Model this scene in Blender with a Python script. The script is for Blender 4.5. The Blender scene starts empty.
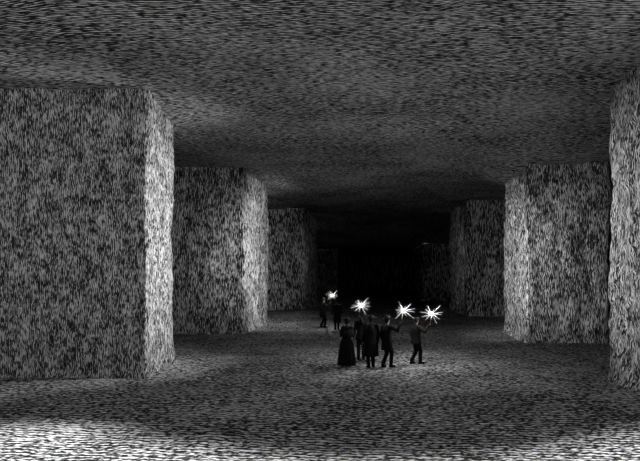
import bpy, bmesh, math, random
from mathutils import Vector, Matrix, noise
random.seed(7)
C = bpy.context.scene.collection
F = 560.0; VX = 368.0; HY = 274.0; CAMZ = 3.2
def wx(px, d): return (px-VX)/F*d
def wz(py, d): return CAMZ-(py-HY)/F*d

# ------------------------------------------------------------ materials
def nodes(name):
    m = bpy.data.materials.new(name); m.use_nodes = True
    nt = m.node_tree; b = nt.nodes['Principled BSDF']
    return m, nt, b
def flat(name, col, rough=.8, metal=0):
    m, nt, b = nodes(name)
    n = nt.nodes.new('ShaderNodeTexNoise'); n.inputs['Scale'].default_value = 30; n.inputs['Detail'].default_value = 3
    tc = nt.nodes.new('ShaderNodeTexCoord'); nt.links.new(tc.outputs['Object'], n.inputs['Vector'])
    r = nt.nodes.new('ShaderNodeValToRGB')
    r.color_ramp.elements[0].position = .3; r.color_ramp.elements[1].position = .7
    r.color_ramp.elements[0].color = (*[c*.6 for c in col], 1); r.color_ramp.elements[1].color = (*[min(1, c*1.3) for c in col], 1)
    nt.links.new(n.outputs['Fac'], r.inputs['Fac']); nt.links.new(r.outputs['Color'], b.inputs['Base Color'])
    b.inputs['Roughness'].default_value = rough; b.inputs['Metallic'].default_value = metal
    b.inputs['Specular IOR Level'].default_value = .1
    return m
def emit(name, s, col=(1, 1, 1)):
    m, nt, b = nodes(name)
    b.inputs['Base Color'].default_value = (*[.1*c for c in col], 1)
    b.inputs['Emission Color'].default_value = (*col, 1); b.inputs['Emission Strength'].default_value = s
    return m
def rock(name, across, freq, wob=.9, wobs=(1, 1, 1), brk=(2, 2, 2), kb=1.1, thr=.62, soft=.30, big=.6, kbig=1.2, dark=.015, light=.8, bump=.4, amp=.2):
    """hewn rock: close-set pick grooves. across = direction across the grooves, freq = grooves per metre,
    wobs / brk = noise scales that bend and interrupt the grooves"""
    m, nt, b = nodes(name); N = nt.nodes; L = nt.links
    def math_(op, a, b_=None, c=None):
        n = N.new('ShaderNodeMath'); n.operation = op
        for i, q in enumerate((a, b_, c)):
            if q is None: continue
            if isinstance(q, (int, float)): n.inputs[i].default_value = q
            else: L.new(q, n.inputs[i])
        return n.outputs[0]
    g = N.new('ShaderNodeNewGeometry')
    def nz(sc, det, loc=0):
        mp = N.new('ShaderNodeMapping'); mp.inputs['Scale'].default_value = sc; mp.inputs['Location'].default_value = (loc, loc, loc)
        L.new(g.outputs['Position'], mp.inputs['Vector'])
        n = N.new('ShaderNodeTexNoise'); n.inputs['Scale'].default_value = 1; n.inputs['Detail'].default_value = det
        L.new(mp.outputs['Vector'], n.inputs['Vector']); return n.outputs['Fac']
    dp = N.new('ShaderNodeVectorMath'); dp.operation = 'DOT_PRODUCT'; dp.inputs[1].default_value = across
    L.new(g.outputs['Position'], dp.inputs[0])
    u = math_('MULTIPLY', dp.outputs['Value'], freq)
    u = math_('MULTIPLY_ADD', nz(wobs, 4, 5.5), wob*freq, u)
    s = math_('SINE', math_('MULTIPLY', u, 2*math.pi))
    s = math_('MULTIPLY_ADD', s, amp, .5)
    br = math_('MULTIPLY', math_('SUBTRACT', nz(brk, 3, 17.3), .5), kb)
    bg = math_('MULTIPLY', math_('SUBTRACT', nz((big, big, big*.7), 5, 31.7), .5), kbig)
    a = math_('ADD', math_('ADD', s, br), bg)
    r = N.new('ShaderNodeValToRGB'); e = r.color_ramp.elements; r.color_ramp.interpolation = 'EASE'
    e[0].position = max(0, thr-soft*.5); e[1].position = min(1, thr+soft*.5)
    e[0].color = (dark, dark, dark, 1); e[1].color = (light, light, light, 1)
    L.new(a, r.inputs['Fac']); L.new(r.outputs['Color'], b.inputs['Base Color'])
    bp = N.new('ShaderNodeBump'); bp.inputs['Strength'].default_value = bump; bp.inputs['Distance'].default_value = .04
    L.new(a, bp.inputs['Height']); L.new(bp.outputs['Normal'], b.inputs['Normal'])
    b.inputs['Roughness'].default_value = 1; b.inputs['Specular IOR Level'].default_value = 0
    return m

# ------------------------------------------------------------ helpers
def link(name, me, mat, parent=None, smooth=True):
    o = bpy.data.objects.new(name, me); C.objects.link(o)
    me.materials.clear(); me.materials.append(mat)
    if smooth: me.polygons.foreach_set('use_smooth', [True]*len(me.polygons))
    if parent: o.parent = parent
    return o
def from_bm(name, bm, mat, parent=None, smooth=True):
    me = bpy.data.meshes.new(name); bmesh.ops.recalc_face_normals(bm, faces=bm.faces); bm.to_mesh(me); bm.free()
    return link(name, me, mat, parent, smooth)
def tag(o, label, cat, group=None):
    o['label'] = label; o['category'] = cat
    if group: o['group'] = group
def fbm(v, oct=4):
    t = 0; a = 1; s = 0
    for i in range(oct):
        t += a*noise.noise(v*(2**i)); s += a; a *= .55
    return t/s

# ------------------------------------------------------------ floor / ceiling
def fh(x, y):
    z = .10*fbm(Vector((x*.35, y*.35, 3.3)), 5)
    z += .35*math.exp(-(((x+4.5)/3.0)**2+((y-44)/6.0)**2))       # low rise of rubble far left
    return z
def ch(x, y):
    z = 8.85-.72*math.exp(-(((x-9)/4.5)**2+((y-28)/6.0)**2))
    t = min(1, max(0, (y-56)/12)); z -= 2.3*t*t*(3-2*t)
    return z+.45*fbm(Vector((x*.22, y*.22, 9.1)), 5)*(.4+min(1, y/40))
def frange(a, b, f):
    r = [a]
    while r[-1] < b: r.append(r[-1]+f(r[-1]))
    r[-1] = b; return r
def sheet(name, xs, ys, fn, mat, edge=None):
    me = bpy.data.meshes.new(name)
    v = []
    for y in ys:
        for x in xs:
            y2 = y+(edge(x)*max(0, 1-(y-ys[0])/4) if edge else 0)
            v.append((x, y2, fn(x, y2)))
    n = len(xs)
    f = [(j*n+i, j*n+i+1, (j+1)*n+i+1, (j+1)*n+i) for j in range(len(ys)-1) for i in range(n-1)]
    me.from_pydata(v, [], f)
    o = link(name, me, mat); o['kind'] = 'structure'; return o
m_floor = rock('salt_floor_strokes', (.1, 1, 0), 6.5, wob=.25, wobs=(1.8, 2.0, 1), brk=(9, 20, 1), kb=2.3, thr=.72, soft=.75, big=.5, kbig=.5, amp=.18)
m_ceil = rock('hewn_ceiling_strokes', (.05, 1, 0), 13, wob=.12, wobs=(.9, 2.8, 1), brk=(5, 26, 1), kb=1.9, thr=.78, soft=.7, big=.35, kbig=.4, amp=.26)
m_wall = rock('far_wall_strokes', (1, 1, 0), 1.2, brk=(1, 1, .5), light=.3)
sheet('floor', frange(-34, 34, lambda x: .35 if abs(x) > 12 else .16), frange(-8, 112, lambda y: .3 if y < 7 else (.14 if y < 24 else .5)), fh, m_floor)
sheet('ceiling', frange(-34, 34, lambda x: .5 if abs(x) > 14 else .25), frange(8.2, 112, lambda y: .2 if y < 26 else .6), ch, m_ceil,
      edge=lambda x: min(2.2, ((x-.2)/4.0)**2)+.5*noise.noise(Vector((x*.8, 2, 2))))  # unseen front edge, curved to shape the bright patch on the near floor
def wall(name, p0, p1):
    bm = bmesh.new(); p0 = Vector(p0); p1 = Vector(p1); n = int((p1-p0).length/1.2); nrm = Vector(((p1-p0).y, -(p1-p0).x)).normalized()
    g = []
    for i in range(n+1):
        q = p0.lerp(p1, i/n); row = []
        for j in range(12):
            z = -.4+j*10.2/11; d = 1.2*fbm(Vector((q.x*.2, q.y*.2, z*.2)))
            row.append(bm.verts.new((q.x+nrm.x*d, q.y+nrm.y*d, z)))
        g.append(row)
    for i in range(n):
        for j in range(11): bm.faces.new((g[i][j], g[i+1][j], g[i+1][j+1], g[i][j+1]))
    o = from_bm(name, bm, m_wall); o['kind'] = 'structure'
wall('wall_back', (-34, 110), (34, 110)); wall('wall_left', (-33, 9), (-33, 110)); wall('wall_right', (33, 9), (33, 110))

# ------------------------------------------------------------ rock pillars
def pillar(corners, step, mat, label, seed, amp=.16, round_=.35, lean=None):
    """corners: footprint counter-clockwise; hewn block standing between floor and ceiling"""
    pts = []; n = len(corners); cs = [Vector(c) for c in corners]
    for i in range(n):
        a, b, c = cs[i-1], cs[i], cs[(i+1) % n]
        r = min(round_, (a-b).length/3, (c-b).length/3)
        s = b+(a-b).normalized()*r; e = b+(c-b).normalized()*r
        for k in range(4):
            t = k/3; pts.append(s.lerp(b, t).lerp(b.lerp(e, t), t))
        nx = c+(b-c).normalized()*min(round_, (c-b).length/3)
        L = (nx-e).length; m = max(1, int(L/step))
        for k in range(1, m): pts.append(e.lerp(nx, k/m))
    cen = sum(cs, Vector((0, 0)))/n; N = len(pts); M = int(9.5/step)
    bm = bmesh.new(); rings = []
    nr = []
    for i in range(N):
        t = (pts[(i+1) % N]-pts[i-1]).normalized(); nr.append(Vector((t.y, -t.x)))
    for j in range(M+1):
        w = j/M; ring = []
        for i in range(N):
            p = pts[i]; z0 = fh(p.x, p.y)-.25; z1 = ch(p.x, p.y)+.2
            z = z0+(z1-z0)*w
            q = Vector((p.x*.9+seed, p.y*.9, z*.35))
            d = amp*(fbm(q*.7, 3)*1.6+1.1*fbm(Vector((p.x*2.4+seed, p.y*2.4, z*1.8)), 4))
            if w < .06: d += .25*(1-w/.06)**2           # flared, rubbly foot
            if lean: d += lean*(w-.5)
            pp = p+nr[i]*d
            ring.append(bm.verts.new((pp.x, pp.y, z)))
        rings.append(ring)
    for j in range(M):
        for i in range(N):
            k = (i+1) % N
            bm.faces.new((rings[j][i], rings[j][k], rings[j+1][k], rings[j+1][i]))
    bm.faces.new(rings[0][::-1]); bm.faces.new(rings[-1])
    for v in bm.verts: v.co -= Vector((cen.x, cen.y, 0))
    o = from_bm('rock_pillar', bm, mat); o.location = (cen.x, cen.y, 0)
    tag(o, label, 'pillar', 'square hewn rock pillars holding up the mine roof')
    return o
def rm(i, f, **kw):
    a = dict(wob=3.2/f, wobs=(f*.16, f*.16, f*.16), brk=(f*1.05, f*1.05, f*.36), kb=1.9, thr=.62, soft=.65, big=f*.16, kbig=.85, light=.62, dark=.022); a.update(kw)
    return rock('hewn_pillar_grooves_%d' % i, (1, .8, .06), f, **a)
# left row
pillar([(-15.5, 17.2), (-6.80, 17.2), (-7.15, 20.6), (-15.5, 21)], .13, rm(1, 18),
       'huge pale-edged rock pillar filling the left side, nearest on the left', 1, .14, .1)
pillar([(-13, 29.9), (-6.6, 29.9), (-6.65, 37.3), (-13, 37.3)], .2, rm(2, 11),
       'square rock pillar directly behind the huge left one, with a bright inner face', 12, .15, .12)
pillar([(-11, 49), (-5.6, 49), (-5.5, 61), (-11, 61)], .35, rm(3, 6.8),
       'dim rock pillar behind the two figures standing far back', 23, .2)
pillar([(-10, 74), (-4.0, 74), (-3.6, 84), (-10, 84)], .6, rm(4, 4, light=.3),  # rock colour lowered to stand in for the gloom of the far end
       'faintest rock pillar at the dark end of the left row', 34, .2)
# right row
pillar([(7.33, 11.3), (13.5, 11.3), (13.5, 17.0), (7.33, 17.0)], .13, rm(5, 18),
       'rock pillar cut off by the right edge, only its inner face showing', 45, .12, .12)
pillar([(7.38, 26), (11.15, 26), (11.3, 30.6), (7.45, 30.6)], .17, rm(6, 12),
       'broad rock pillar standing right of the torch bearers with a bright left face', 56, .14, .12)
pillar([(7.55, 42.5), (13, 42.5), (13, 53), (7.7, 53)], .3, rm(7, 7.4),
       'dark rock pillar half hidden behind the broad right one', 67, .18)
pillar([(6.3, 66), (10.8, 66), (10.8, 74), (6.2, 74)], .5, rm(8, 4.8),
       'small distant rock pillar deepest in the right row', 78, .2)

# ------------------------------------------------------------ figures
m_skin = flat('weathered_skin', (.10, .08, .07)); m_coat = flat('black_wool', (.0035, .0035, .0035))
m_coat2 = flat('charcoal_wool', (.006, .006, .006)); m_trou = flat('dark_trousers', (.004, .004, .004))
m_boot = flat('black_leather', (.003, .003, .003), .8); m_hair = flat('dark_hair', (.005, .0045, .004))
m_eye = flat('eye_white', (.3, .3, .3), .3); m_wood = flat('torch_wood', (.05, .04, .03))
m_flame = emit('burning_flame', 9); m_glare = emit('white_glare_rays', 1.9)
def V(*a): return Vector(a)
def capsule(bm, a, b, ra, rb, seg=14, sx=1.0):
    a = Vector(a); b = Vector(b); ax = b-a; L = ax.length
    if L < 1e-6: ax = Vector((0, 0, 1))
    u = ax.normalized(); q = Vector((0, 0, 1)).rotation_difference(u).to_matrix()
    rings = []
    def ring(z, r): rings.append([bm.verts.new(a+q@Vector((r*math.cos(t*2*math.pi/seg)*sx, r*math.sin(t*2*math.pi/seg), z))) for t in range(seg)])
    for k in range(1, 5): t = k/4*math.pi/2; ring(-ra*math.cos(t), ra*math.sin(t))
    for k in range(0, 4): t = k/4*math.pi/2; ring(L+rb*math.sin(t), rb*math.cos(t))
    for i in range(len(rings)-1):
        for j in range(seg): bm.faces.new((rings[i][j], rings[i][(j+1) % seg], rings[i+1][(j+1) % seg], rings[i+1][j]))
    bm.faces.new(rings[0][::-1]); bm.faces.new(rings[-1])
def ellip(bm, c, r, rot=None):
    g = bmesh.ops.create_uvsphere(bm, u_segments=18, v_segments=12, radius=1)
    M = Matrix.Translation(Vector(c)) @ (rot.to_4x4() if rot else Matrix.Identity(4)) @ Matrix.Diagonal((*r, 1))
    bmesh.ops.transform(bm, matrix=M, verts=g['verts'])
def fuse(name, bm, mat, parent, vox=.009, it=4):
    me = bpy.data.meshes.new(name); bmesh.ops.recalc_face_normals(bm, faces=bm.faces); bm.to_mesh(me); bm.free()
    t = bpy.data.objects.new('tmp', me); C.objects.link(t)
    r = t.modifiers.new('r', 'REMESH'); r.mode = 'VOXEL'; r.voxel_size = vox
    s = t.modifiers.new('s', 'SMOOTH'); s.iterations = it; s.factor = .5
    dg = bpy.context.evaluated_depsgraph_get(); dg.update()
    out = bpy.data.meshes.new_from_object(t.evaluated_get(dg)); bpy.data.objects.remove(t)
    out.name = name
    return link(name, out, mat, parent)
def ik(s, t, l1, l2, hint):
    d = t-s; L = min(d.length, (l1+l2)*.985); u = d.normalized(); t = s+u*L
    x = (l1*l1-l2*l2+L*L)/(2*L); h = math.sqrt(max(0, l1*l1-x*x))
    hv = hint-u*hint.dot(u); hv.normalize()
    return s+u*x+hv*h, t
def hand(bm, w, a, side, grip=None):
    """w wrist, a forearm direction; grip = axis of the rod held"""
    a = a.normalized()
    if grip is not None:
        u = grip.normalized(); a = (a-u*a.dot(u)).normalized(); s = u.cross(a)*side
        capsule(bm, w, w+a*.045, .026, .034)
        for k in (-.03, -.01, .01, .03): capsule(bm, w+a*.03+u*k*.7, w+a*.085+u*k-s*.004, .014, .012, 8)
        c = w+a*.075+s*.026
        for i, k in enumerate((.033, .011, -.011, -.032)):
            R = (.027, .028, .027, .024)[i]
            p = [w+a*.085+u*k-s*.004, c+a*R+u*k, c+a*R*.5+s*R+u*k, c-a*R*.5+s*R*.9+u*k]
            for q in range(3): capsule(bm, p[q], p[q+1], .0105-.001*q, .0095-.001*q, 8)
        p = [w+a*.02+u*.02, w+a*.035+u*.045+s*.02, c-a*.005+u*.055+s*.02, c+a*.018+u*.05+s*.016]
        for q in range(3): capsule(bm, p[q], p[q+1], .014-.002*q, .012-.002*q, 8)
        return c, u
    f = Vector((0, -1, 0)); f = (f-a*f.dot(a)).normalized(); n = a.cross(f)*side
    if n.dot(Vector((side, 0, 0))) > 0: n = -n                      # palm faces the thigh
    capsule(bm, w, w+a*.05, .025, .030)
    for i, k in enumerate((.032, .011, -.011, -.032)):
        b0 = w+a*.03+f*k*.6; b1 = w+a*.088+f*k; ln = (.040, .046, .042, .033)[i]
        capsule(bm, b0, b1, .015, .012, 8)
        d1 = (a+n*.25).normalized(); d2 = (a+n*.7).normalized(); d3 = (a+n*1.2).normalized()
        p1 = b1+d1*ln; p2 = p1+d2*ln*.62; p3 = p2+d3*ln*.5
        for x, y, r in ((b1, p1, .0105), (p1, p2, .0095), (p2, p3, .0085)): capsule(bm, x, y, r, r-.0008, 8)
    t0 = w+a*.025+f*.022; t1 = t0+(a+f*.8+n*.3).normalized()*.042; t2 = t1+(a+f*.25+n*.4).normalized()*.03
    capsule(bm, t0, t1, .015, .0115, 8); capsule(bm, t1, t2, .0115, .009, 8)
    return None, None

def person(loc, rotz, H, label, dress='coat', hat='bowler', torch=None, torch_side=-1, stride=.12, free='down', stout=1.0, turn=0, mat=None, tlabel=''):
    """faces local -Y; the person's right is -X. torch: world position of the flame"""
    x, y = loc; z = fh(x, y); root = bpy.data.objects.new('person', None); C.objects.link(root)
    root.location = (x, y, z); root.rotation_euler = (0, 0, rotz); root.empty_display_size = .3
    tag(root, label, 'person', 'party of visitors exploring the cavern by torchlight')
    k = H/1.75; mat = mat or m_coat
    inv = (Matrix.Translation((x, y, z)) @ Matrix.Rotation(rotz, 4, 'Z')).inverted()
    hip = V(0, 0, .92*k); chest = V(0, -.01, 1.28*k); neck = V(0, -.005, 1.46*k)
    Hc = V(0, -.03, 1.63*k)
    J = {}
    for s in (-1, 1):
        J['hip', s] = V(.085*s*k, 0, .90*k); J['sh', s] = V(.175*s*k*stout**.5, 0, 1.41*k)
        st = stride*s
        an = V(.095*s*k, st, .085*k+ (.03 if st > .05 else 0))
        kn, an = ik(J['hip', s], an, .42*k, .42*k, V(0, -1, 0))
        J['kn', s] = kn; J['an', s] = an; J['toe', s] = V(an.x+.02*s, an.y-.15*k, .03)
    grip = None
    for s in (-1, 1):
        sh = J['sh', s]
        if torch is not None and s == torch_side:
            T = inv@Vector(torch); rod = V(.12*s, -.12, 1).normalized()
            t = T-rod*.46
            d = t-sh; mx = .53*k
            if d.length > mx: t = sh+d.normalized()*mx
            el, wr = ik(sh, t, .29*k, .26*k, V(.5*s, .2, -1))
        elif free == 'bent':
            el, wr = ik(sh, V(.10*s, -.30, 1.12*k), .29*k, .26*k, V(.6*s, .3, -1))
        else:
            el, wr = ik(sh, V(.27*s, -.07, .90*k), .29*k, .26*k, V(.2*s, 1, 0))
        J['el', s] = el; J['wr', s] = wr
    # --- body: one continuous surface
    bm = bmesh.new()
    capsule(bm, hip, V(0, 0, 1.08*k), .135*stout, .125*stout, 18); capsule(bm, V(0, 0, 1.08*k), chest, .125*stout, .145*stout, 18)
    capsule(bm, chest, V(0, 0, 1.38*k), .14*stout, .09, 18); capsule(bm, neck-V(0, 0, .06), Hc-V(0, -.015, .04), .06, .052)
    for s in (-1, 1):
        capsule(bm, V(.05*s, 0, 1.39*k), J['sh', s], .065, .058); capsule(bm, V(.05*s, 0, .9*k), J['hip', s], .1, .09)
        capsule(bm, J['hip', s], J['kn', s], .085, .055); capsule(bm, J['kn', s], J['kn', s].lerp(J['an', s], .35), .053, .054)
        capsule(bm, J['kn', s].lerp(J['an', s], .35), J['an', s], .054, .037)
        capsule(bm, J['an', s]-V(0, -.03, .03), J['toe', s], .035, .028)
        capsule(bm, J['sh', s], J['el', s], .052, .040); capsule(bm, J['el', s], J['wr', s], .040, .026)
        isT = torch is not None and s == torch_side
        c, u = hand(bm, J['wr', s], J['wr', s]-J['el', s], s, rod if isT else None)
        if isT: grip = (c, u)
    R = Matrix.Rotation(turn, 3, 'Z')
    def h(a, b, c): return Hc+R@V(a*k, b*k, c*k)
    ellip(bm, h(0, .012, .025), (.076*k, .094*k, .095*k), R); ellip(bm, h(0, -.02, -.04), (.06*k, .068*k, .075*k), R)
    ellip(bm, h(0, -.05, -.085), (.03*k, .03*k, .025*k), R)                                     # chin
    capsule(bm, h(0, -.082, .012), h(0, -.108, -.028), .009, .014, 10)                            # nose
    capsule(bm, h(-.018, -.084, -.058), h(.018, -.084, -.058), .008, .008, 8)                     # mouth
    for s in (-1, 1):
        capsule(bm, h(.014*s, -.082, .028), h(.045*s, -.070, .026), .010, .008, 8)                # brow
        capsule(bm, h(.077*s, .008, .02), h(.074*s, .004, -.022), .014, .009, 8)                  # ear
        ellip(bm, h(.045*s, -.05, -.02), (.022, .022, .02), R)
    fuse('body', bm, m_skin, root, .009, 3)
    for s in (-1, 1):
        bm = bmesh.new(); ellip(bm, h(.03*s, -.079, .006), (.012, .009, .009), R); from_bm('eye', bm, m_eye, root)
    bm = bmesh.new(); ellip(bm, h(0, .03, .035), (.086*k, .09*k, .095*k), R); ellip(bm, h(0, .05, -.03), (.072*k, .06*k, .07*k), R)
    if dress == 'gown': ellip(bm, h(0, .11, .01), (.05, .045, .05), R)
    fuse('hair', bm, m_hair, root, .014, 3)
    # --- clothing
    def sleeves(bm, e=.018):
        for s in (-1, 1):
            capsule(bm, V(.05*s, 0, 1.39*k), J['sh', s], .08, .072); capsule(bm, J['sh', s], J['el', s], .052+e+.006, .044+e)
            capsule(bm, J['el', s], J['el', s].lerp(J['wr', s], .93), .044+e, .034+e)
    def torso(bm, e=.022):
        capsule(bm, hip, V(0, 0, 1.08*k), (.145+e)*stout, (.135+e)*stout, 20); capsule(bm, V(0, 0, 1.08*k), chest, (.132+e)*stout, (.15+e)*stout, 20)
        capsule(bm, chest, V(0, 0, 1.39*k), (.15+e)*stout, .09+e, 20); capsule(bm, neck-V(0, 0, .05), neck+V(0, .01, -.005), .085, .068)
    def bell(bm, prof, folds=0, fa=0, cy=0):
        seg = 48; rings = []
        for (r, zz) in prof:
            rings.append([bm.verts.new((r*(1+fa*math.sin(folds*t/seg*2*math.pi)*min(1, r/.2))*math.cos(t/seg*2*math.pi), cy+r*.88*(1+fa*math.sin(folds*t/seg*2*math.pi))*math.sin(t/seg*2*math.pi), zz)) for t in range(seg)])
        for i in range(len(rings)-1):
            for j in range(seg): bm.faces.new((rings[i][j], rings[i][(j+1) % seg], rings[i+1][(j+1) % seg], rings[i+1][j]))
        bm.faces.new(rings[0]); bm.faces.new(rings[-1])
    if dress == 'gown':
        bm = bmesh.new(); torso(bm, .01); sleeves(bm, .02); fuse('bodice', bm, mat, root, .012, 3)
        bm = bmesh.new(); bell(bm, [(.13, 1.12*k), (.17, 1.0*k), (.23, .85*k), (.28, .55*k), (.31, .25*k), (.33, .05), (.32, .025)], 13, .05, .03); from_bm('skirt', bm, mat, root)
        bm = bmesh.new(); bell(bm, [(.08, 1.47*k), (.15, 1.42*k), (.245, 1.33*k), (.27, 1.18*k), (.26, 1.08*k)], 9, .04, .01); from_bm('shawl', bm, m_coat2, root)
    else:
        bm = bmesh.new(); torso(bm); sleeves(bm)
        L = .62 if dress == 'coat' else (.78 if dress == 'jacket' else .40)
        bell(bm, [(.14*stout, 1.1*k), (.175*stout, .95*k), (.20*stout, .85*k), (.215*stout, L*k+.02), (.215*stout, L*k)], 7, .03, .01)
        fuse('coat', bm, mat, root, .012, 3)
        bm = bmesh.new(); capsule(bm, V(-.05, 0, .93*k), V(.05, 0, .93*k), .125, .125)
        for s in (-1, 1):
            capsule(bm, J['hip', s], J['kn', s], .102, .075); capsule(bm, J['kn', s], J['kn', s].lerp(J['an', s], .9), .075, .062)
        fuse('trousers', bm, m_trou, root, .012, 3)
    for s in (-1, 1):
        bm = bmesh.new(); a = J['an', s]; t = J['toe', s]
        capsule(bm, a+V(0, .01, .09), a+V(0, .02, -.02), .052, .048); capsule(bm, V(a.x, a.y+.04, t.z+.022), V(t.x, t.y, t.z+.012), .047, .038)
        capsule(bm, V(a.x, a.y+.035, t.z+.015), V(a.x, a.y+.04, t.z+.01), .04, .036)
        fuse('boot', bm, m_boot, root, .012, 2)
    bm = bmesh.new()
    def lathe(prof, seg=32, curl=0):
        rings = []
        for (r, zz) in prof:
            rings.append([bm.verts.new(h(r*math.cos(t/seg*2*math.pi)*.92, .012+r*1.08*math.sin(t/seg*2*math.pi), zz+curl*max(0, r-.1)*abs(math.cos(t/seg*2*math.pi)))) for t in range(seg)])
        for i in range(len(rings)-1):
            for j in range(seg): bm.faces.new((rings[i][j], rings[i][(j+1) % seg], rings[i+1][(j+1) % seg], rings[i+1][j]))
        bm.faces.new(rings[-1]); bm.faces.new(rings[0])
    if hat == 'bowler': lathe([(.09, .05), (.15, .055), (.155, .065), (.104, .07), (.102, .12), (.088, .165), (.05, .19), (.01, .197)], curl=.5)
    elif hat == 'wide': lathe([(.09, .05), (.21, .045), (.215, .055), (.105, .07), (.098, .13), (.085, .16), (.04, .155), (.01, .15)], curl=.3)
    elif hat == 'cap': lathe([(.098, .035), (.102, .05), (.112, .09), (.10, .125), (.05, .14), (.01, .142)]); ellip(bm, h(0, -.115, .048), (.07, .055, .008), R)
    elif hat == 'top': lathe([(.09, .05), (.145, .055), (.148, .063), (.1, .07), (.094, .15), (.1, .235), (.097, .24), (.01, .24)], curl=.5)
    else: lathe([(.10, -.05), (.115, .0), (.125, .06), (.11, .115), (.06, .15), (.01, .155)]); ellip(bm, h(0, -.07, .10), (.115, .05, .02), R)
    from_bm('bonnet' if hat == 'bonnet' else 'hat', bm, m_hair if hat != 'wide' else m_coat2, root)
    # --- torch held in the hand: a thing of its own
    if grip:
        c, u = grip; Mw = inv.inverted(); cw = Mw@c; uw = (Mw.to_3x3()@u).normalized()
        t = bpy.data.objects.new('torch', None); C.objects.link(t); t.location = cw-uw*.10; t.rotation_euler = V(0, 0, 1).rotation_difference(uw).to_euler()
        t.empty_display_size = .1
        tag(t, tlabel, 'torch', 'burning hand torches')
        bm = bmesh.new(); capsule(bm, V(0, 0, 0), V(0, 0, .44), .014, .017, 12); from_bm('handle', bm, m_wood, t)
        bm = bmesh.new(); prof = [(.022, .41), (.032, .42), (.034, .47), (.028, .475)]
        for q in range(3): capsule(bm, V(0, 0, prof[q][1]), V(0, 0, prof[q+1][1]), prof[q][0], prof[q+1][0], 12)
        from_bm('torch_head', bm, m_boot, t)
        bm = bmesh.new(); capsule(bm, V(0, 0, .51), V(0, 0, .61), .042, .008, 14); capsule(bm, V(.012, 0, .51), V(.03, .01, .58), .022, .004, 10); capsule(bm, V(-.012, 0, .51), V(-.03, -.01, .57), .022, .004, 10)
        from_bm('flame', bm, m_flame, t)
        bm = bmesh.new(); n = 18; rnd = random.Random(int(x*100))  # torch glare modelled as glowing spikes radiating from the flame
        for i in range(n):
            zz = .85-1.7*(i+.5)/n; ph = i*2.39996; rr = math.sqrt(1-zz*zz)
            d = V(rr*math.cos(ph), rr*math.sin(ph), zz); ln = rnd.uniform(.24, .46)
            o0 = V(0, 0, .54); capsule(bm, o0+d*.05, o0+d*ln, .0056, .0016, 6)
        from_bm('glare_rays', bm, m_glare, t, False)
        ld = bpy.data.lights.new('torch_light', 'POINT'); ld.energy = 100; ld.shadow_soft_size = 0.0
        lo = bpy.data.objects.new('torch_light', ld); C.objects.link(lo); lo.parent = t; lo.location = (0, 0, .78)
    return root
pi = math.pi
def P(px, d): return (wx(px, d), d)
def TP(px, py, d): return (wx(px, d), d, wz(py, d))
person(P(347, 19.7), pi*.85, 1.62, 'woman in a long full skirt, shawl and bonnet, leftmost of the near group', 'gown', 'bonnet', free='bent', stride=0)
person(P(361, 20.9), pi*1.0, 1.74, 'person half hidden in the near group holding a torch straight up overhead', 'jacket', 'cap', torch=TP(362, 305, 20.8), torch_side=-1, stride=.03, tlabel='burning torch raised above the middle of the near group')
person(P(371, 19.1), pi*1.1, 1.76, 'stout person in a long coat and wide hat, no torch, middle of the group', 'long', 'wide', stout=1.2, stride=.04, mat=m_coat)
person(P(387, 19.1), pi*.75, 1.72, 'person in a bowler hat and frock coat reaching a torch up to the right', 'coat', 'bowler', torch=TP(402, 310, 18.9), torch_side=-1, stride=.10, tlabel='burning torch held up between the bowler hat wearer and the rightmost person')
person(P(416, 19.7), pi*.68, 1.64, 'person in a short jacket and cap standing apart, rightmost, with torch raised', 'jacket', 'cap', torch=TP(430, 313, 19.5), torch_side=-1, stride=.12, turn=.3, free='down', tlabel='burning torch farthest to the right, held by the person standing apart')
person(P(323, 33), pi*.7, 1.72, 'small distant person lifting a torch beside the second left pillar', 'coat', 'bowler', torch=TP(331, 295, 32.8), torch_side=-1, stride=.06, tlabel='small distant torch far behind the near group')
person(P(337, 32), pi*1.1, 1.74, 'small distant person in a long coat without a torch, behind the near group', 'long', 'top', stride=.04)

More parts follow.
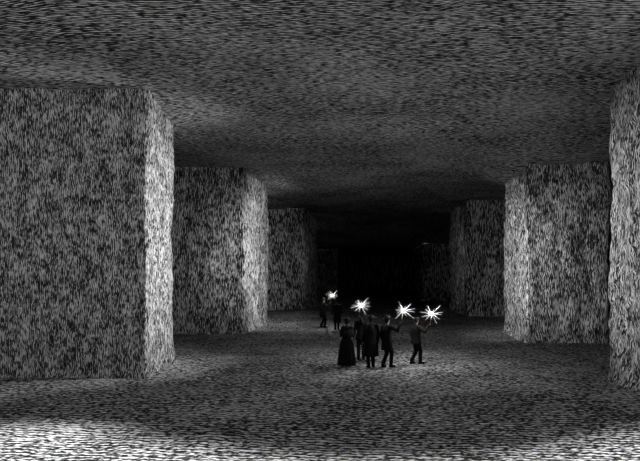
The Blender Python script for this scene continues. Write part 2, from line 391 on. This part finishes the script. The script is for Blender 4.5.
# ------------------------------------------------------------ light
def spot(loc, tgt, e, ang, size=0.0):  # added fill lamps, unseen in the aisle, to brighten the pillar faces
    l = bpy.data.lights.new('fill_spot', 'SPOT'); l.energy = e; l.spot_size = math.radians(ang); l.spot_blend = 1; l.shadow_soft_size = size
    o = bpy.data.objects.new('fill_spot', l); C.objects.link(o); o.location = loc
    o.rotation_euler = (Vector(tgt)-Vector(loc)).to_track_quat('-Z', 'Y').to_euler(); return o
spot((1, 19, 4.6), (-7, 19.2, 4.4), 5000, 82)      # inner face, left near
spot((.5, 27, 4.6), (-6.8, 34, 4.2), 6000, 70)     # inner face, left second
spot((0, 23, 4.2), (7.4, 28.6, 3.6), 4200, 62)     # inner face, right second
spot((0, 20, 4.6), (7.6, 15.5, 4.2), 2500, 60)     # inner face, right near
spot((0, 40, 4.6), (7.7, 48, 4.2), 450, 60)
spot((0, 44, 4.6), (-5.5, 55, 4.2), 300, 60)
spot((0, 4, 5.0), (-9.5, 17.2, 4.3), 750, 62)     # front face, left near
spot((0, 12, 5.0), (-9, 30, 4.3), 600, 50)
spot((2, 12, 5.0), (9.3, 26, 4.3), 750, 45)
# added sunlamp whitens the nearest floor, bounded by an invented opening in the ceiling
sl = bpy.data.lights.new('floor_fill_sun', 'SUN'); sl.energy = 8; sl.angle = math.radians(13)
so = bpy.data.objects.new('floor_fill_sun', sl); C.objects.link(so); so.rotation_euler = (math.radians(7), 0, 0)
w = bpy.data.worlds.new('World'); bpy.context.scene.world = w; w.use_nodes = True
w.node_tree.nodes['Background'].inputs[0].default_value = (1, 1, 1, 1); w.node_tree.nodes['Background'].inputs[1].default_value = .35

# ------------------------------------------------------------ camera
cd = bpy.data.cameras.new('Camera'); cam = bpy.data.objects.new('Camera', cd); C.objects.link(cam)
cam.location = (0, 0, CAMZ); cam.rotation_euler = (math.radians(90), 0, 0)
cd.sensor_width = 36; cd.lens = F/640*36; cd.shift_x = -(VX-320)/640; cd.shift_y = (HY-230.5)/640; cd.clip_end = 300
bpy.context.scene.camera = cam
bpy.context.scene.view_settings.view_transform = 'Standard'
